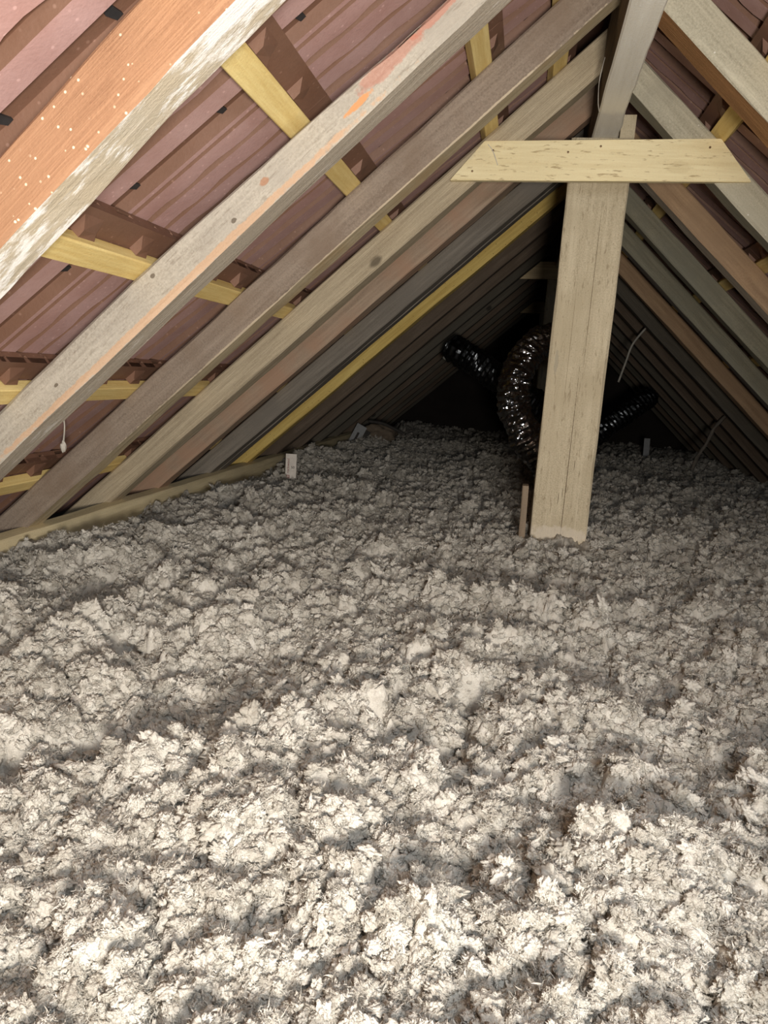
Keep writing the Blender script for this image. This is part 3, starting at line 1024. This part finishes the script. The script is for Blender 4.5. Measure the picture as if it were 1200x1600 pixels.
# ------------------------------------------------------------------ small things
def card_mat(name, base):
    N = NT(name)
    n = N.noise(N.coords(), 55, 4, 0.6)
    col = N.ramp(n, [(0.35, tuple(c * 0.86 for c in base)), (0.6, base)])
    return N.finish(col, 0.6)


M_card = card_mat('white_card', srgb(236, 226, 214))
M_cardd = card_mat('grey_card', srgb(168, 168, 168))
M_redp = plain('red_print', srgb(140, 62, 58), 0.7, 0.15)
M_blkp = plain('black_print', srgb(52, 48, 44), 0.7, 0.15)
M_darkp = plain('dark_card', srgb(70, 66, 62), 0.8, 0.2)


def text_mesh(body, size, mat, parent, loc, rot, name='print'):
    cu = bpy.data.curves.new(name, 'FONT')
    cu.body = body; cu.size = size; cu.extrude = 0.0002; cu.align_x = 'CENTER'; cu.align_y = 'CENTER'
    tmp = bpy.data.objects.new(name, cu)
    COL.objects.link(tmp)
    dg = bpy.context.evaluated_depsgraph_get()
    me = bpy.data.meshes.new_from_object(tmp.evaluated_get(dg))
    bpy.data.objects.remove(tmp); bpy.data.curves.remove(cu)
    me.materials.clear(); me.materials.append(mat)
    o = bpy.data.objects.new(name, me)
    link(o, parent)
    o.location = loc; o.rotation_euler = rot
    return o


# white depth card with red print; stands upright in the wool
def depth_card(loc, w, h, rz, tilt, mat, label, group=None):
    v, f = box_vf(0, w, 0, 0.0015, 0, h)
    o = mesh_obj('depth_card', v, f, mat)
    o.location = loc
    o.rotation_euler = (math.radians(tilt), math.radians(-2), math.radians(rz))
    tag(o, label, 'card', 'insulation depth cards')
    return o


c1 = depth_card((-0.972, 3.04, 0.094), 0.050, 0.150, -6, -4, M_card, 'white card with red print standing in the insulation by the left eaves')
# red lettering up the left edge (only its blurred run of letters can be made out), red square mark, black figures
rx = math.radians(90)
text_mesh('rockwool', 0.0165, M_redp, c1, (0.0125, -0.0004, 0.098), (rx, math.radians(-90), 0), 'red_lettering')
for (x0, x1, z0, z1) in ((0.006, 0.020, 0.045, 0.0475), (0.006, 0.020, 0.0565, 0.059), (0.006, 0.0085, 0.0475, 0.0565), (0.0175, 0.020, 0.0475, 0.0565), (0.011, 0.0145, 0.050, 0.0535)):
    v, f = box_vf(x0, x1, -0.0006, 0.0002, z0, z1)
    mesh_obj('red_square_mark', v, f, M_redp, c1)
text_mesh('50', 0.016, M_blkp, c1, (0.034, -0.0004, 0.092), (rx, 0, 0), 'black_figures')

c2 = depth_card((-1.16, 5.02, 0.13), 0.075, 0.14, -4, -6, M_cardd, 'dull grey card with a dark stripe leaning at the far left eaves')
c2.rotation_euler[1] = math.radians(24)
v, f = box_vf(0.030, 0.046, -0.0008, 0.0004, 0.0, 0.085)
mesh_obj('dark_stripe', v, f, M_darkp, c2)
v, f = box_vf(0.075, 0.11, 0.0, 0.012, 0.0, 0.125)
mesh_obj('folded_side', v, f, M_darkp, c2)
c3 = depth_card((0.985, 6.15, 0.075), 0.045, 0.165, 4, -3, M_cardd, 'small dim card standing at the far right eaves')


# torn lump of old lagging next to the grey card
def lump(name, loc, sc, seed, mat, label, cat):
    bm = bmesh.new()
    bmesh.ops.create_icosphere(bm, subdivisions=4, radius=1)
    co = np.array([v.co[:] for v in bm.verts])
    d = 0.8 + 0.35 * fbm2(co[:, 0] * 1.7 + seed, co[:, 1] * 1.7 + co[:, 2] * 1.3, seed, 4) + 0.18 * (1 - np.abs(fbm2(co[:, 0] * 4 + seed, co[:, 2] * 4 - co[:, 1] * 2, seed + 5, 3)))
    for v, q in zip(bm.verts, co * d[:, None] * np.array(sc)): v.co = q
    for fc in bm.faces: fc.smooth = True
    me = bpy.data.meshes.new(name); bm.to_mesh(me); bm.free(); me.materials.append(mat)
    o = link(bpy.data.objects.new(name, me)); o.location = loc
    return tag(o, label, cat)


M_rag = plain('old_felt', srgb(120, 106, 90), 0.95, 0.3, 18, 0, 0.5)
lump('felt_scrap', (-0.97, 5.16, 0.185), (0.13, 0.08, 0.075), 4, M_rag, 'crumpled brown felt scrap beside the dull grey card', 'scrap')
o = tube('pipe_scrap', [(-1.04, 5.10, 0.27), (-0.95, 5.12, 0.262), (-0.87, 5.14, 0.232), (-0.80, 5.15, 0.20)], 0.011, M_darkp, 20, 8)
tag(o, 'short dark bent strip lying over the crumpled felt scrap', 'scrap')

# thin hanging stick on the right and cobwebs
M_stick = plain('grey_rod', srgb(170, 164, 152), 0.6, 0.2, 30)
o = tube('hanging_rod', [Z(p) for p in ((0.652, 4.40, 0.365), (0.573, 4.40, 0.247), (0.545, 4.40, 0.14), (0.519, 4.40, 0.030))], 0.006, M_stick, 24, 8)
tag(o, 'thin pale bent rod hanging from the right rafters beside the post', 'rod')
M_web = plain('cobweb', srgb(186, 178, 166), 1.0, 0.2, 60)
M_webd = plain('dusty_web', srgb(110, 102, 92), 1.0, 0.2, 60)


def web(pts, rad, label, mat=M_web, seed=1):
    o = tube('cobweb', pts, rad, mat, 40, 6, 0, 0.8, seed)
    return tag(o, label, 'cobweb')


web([Z(p) for p in ((1.145, 4.55, -0.12), (1.085, 4.52, -0.20), (1.06, 4.52, -0.29), (1.02, 4.52, -0.37), (1.005, 4.52, -0.44))], 0.010, 'dusty rope of cobweb hanging from the right rafters to the insulation', M_webd, 3)
web([Z(p) for p in ((-1.005, 1.50, -0.130), (-1.003, 1.51, -0.165), (-1.000, 1.50, -0.205))], 0.0018, 'white thread hanging below the broad grey rafter', M_web, 5)
lump('fluff_ball', (-1.000, 1.50, ZO - 0.215), (0.0065, 0.0065, 0.013), 8, M_web, 'tiny white fluff ball hanging at the lower left', 'fluff')
web([Z(p) for p in ((0.106, 1.90, 0.735), (0.100, 1.91, 0.69), (0.104, 1.94, 0.655), (0.111, 1.97, 0.642))], 0.0009, 'fine thread of cobweb on the left side of the ridge beam', M_web, 7)
web([Z(p) for p in ((-0.122, 1.635, 0.470), (-0.110, 1.628, 0.455), (-0.098, 1.632, 0.430))], 0.0007, 'fine thread of cobweb across the dark brown rafter', M_web, 9)
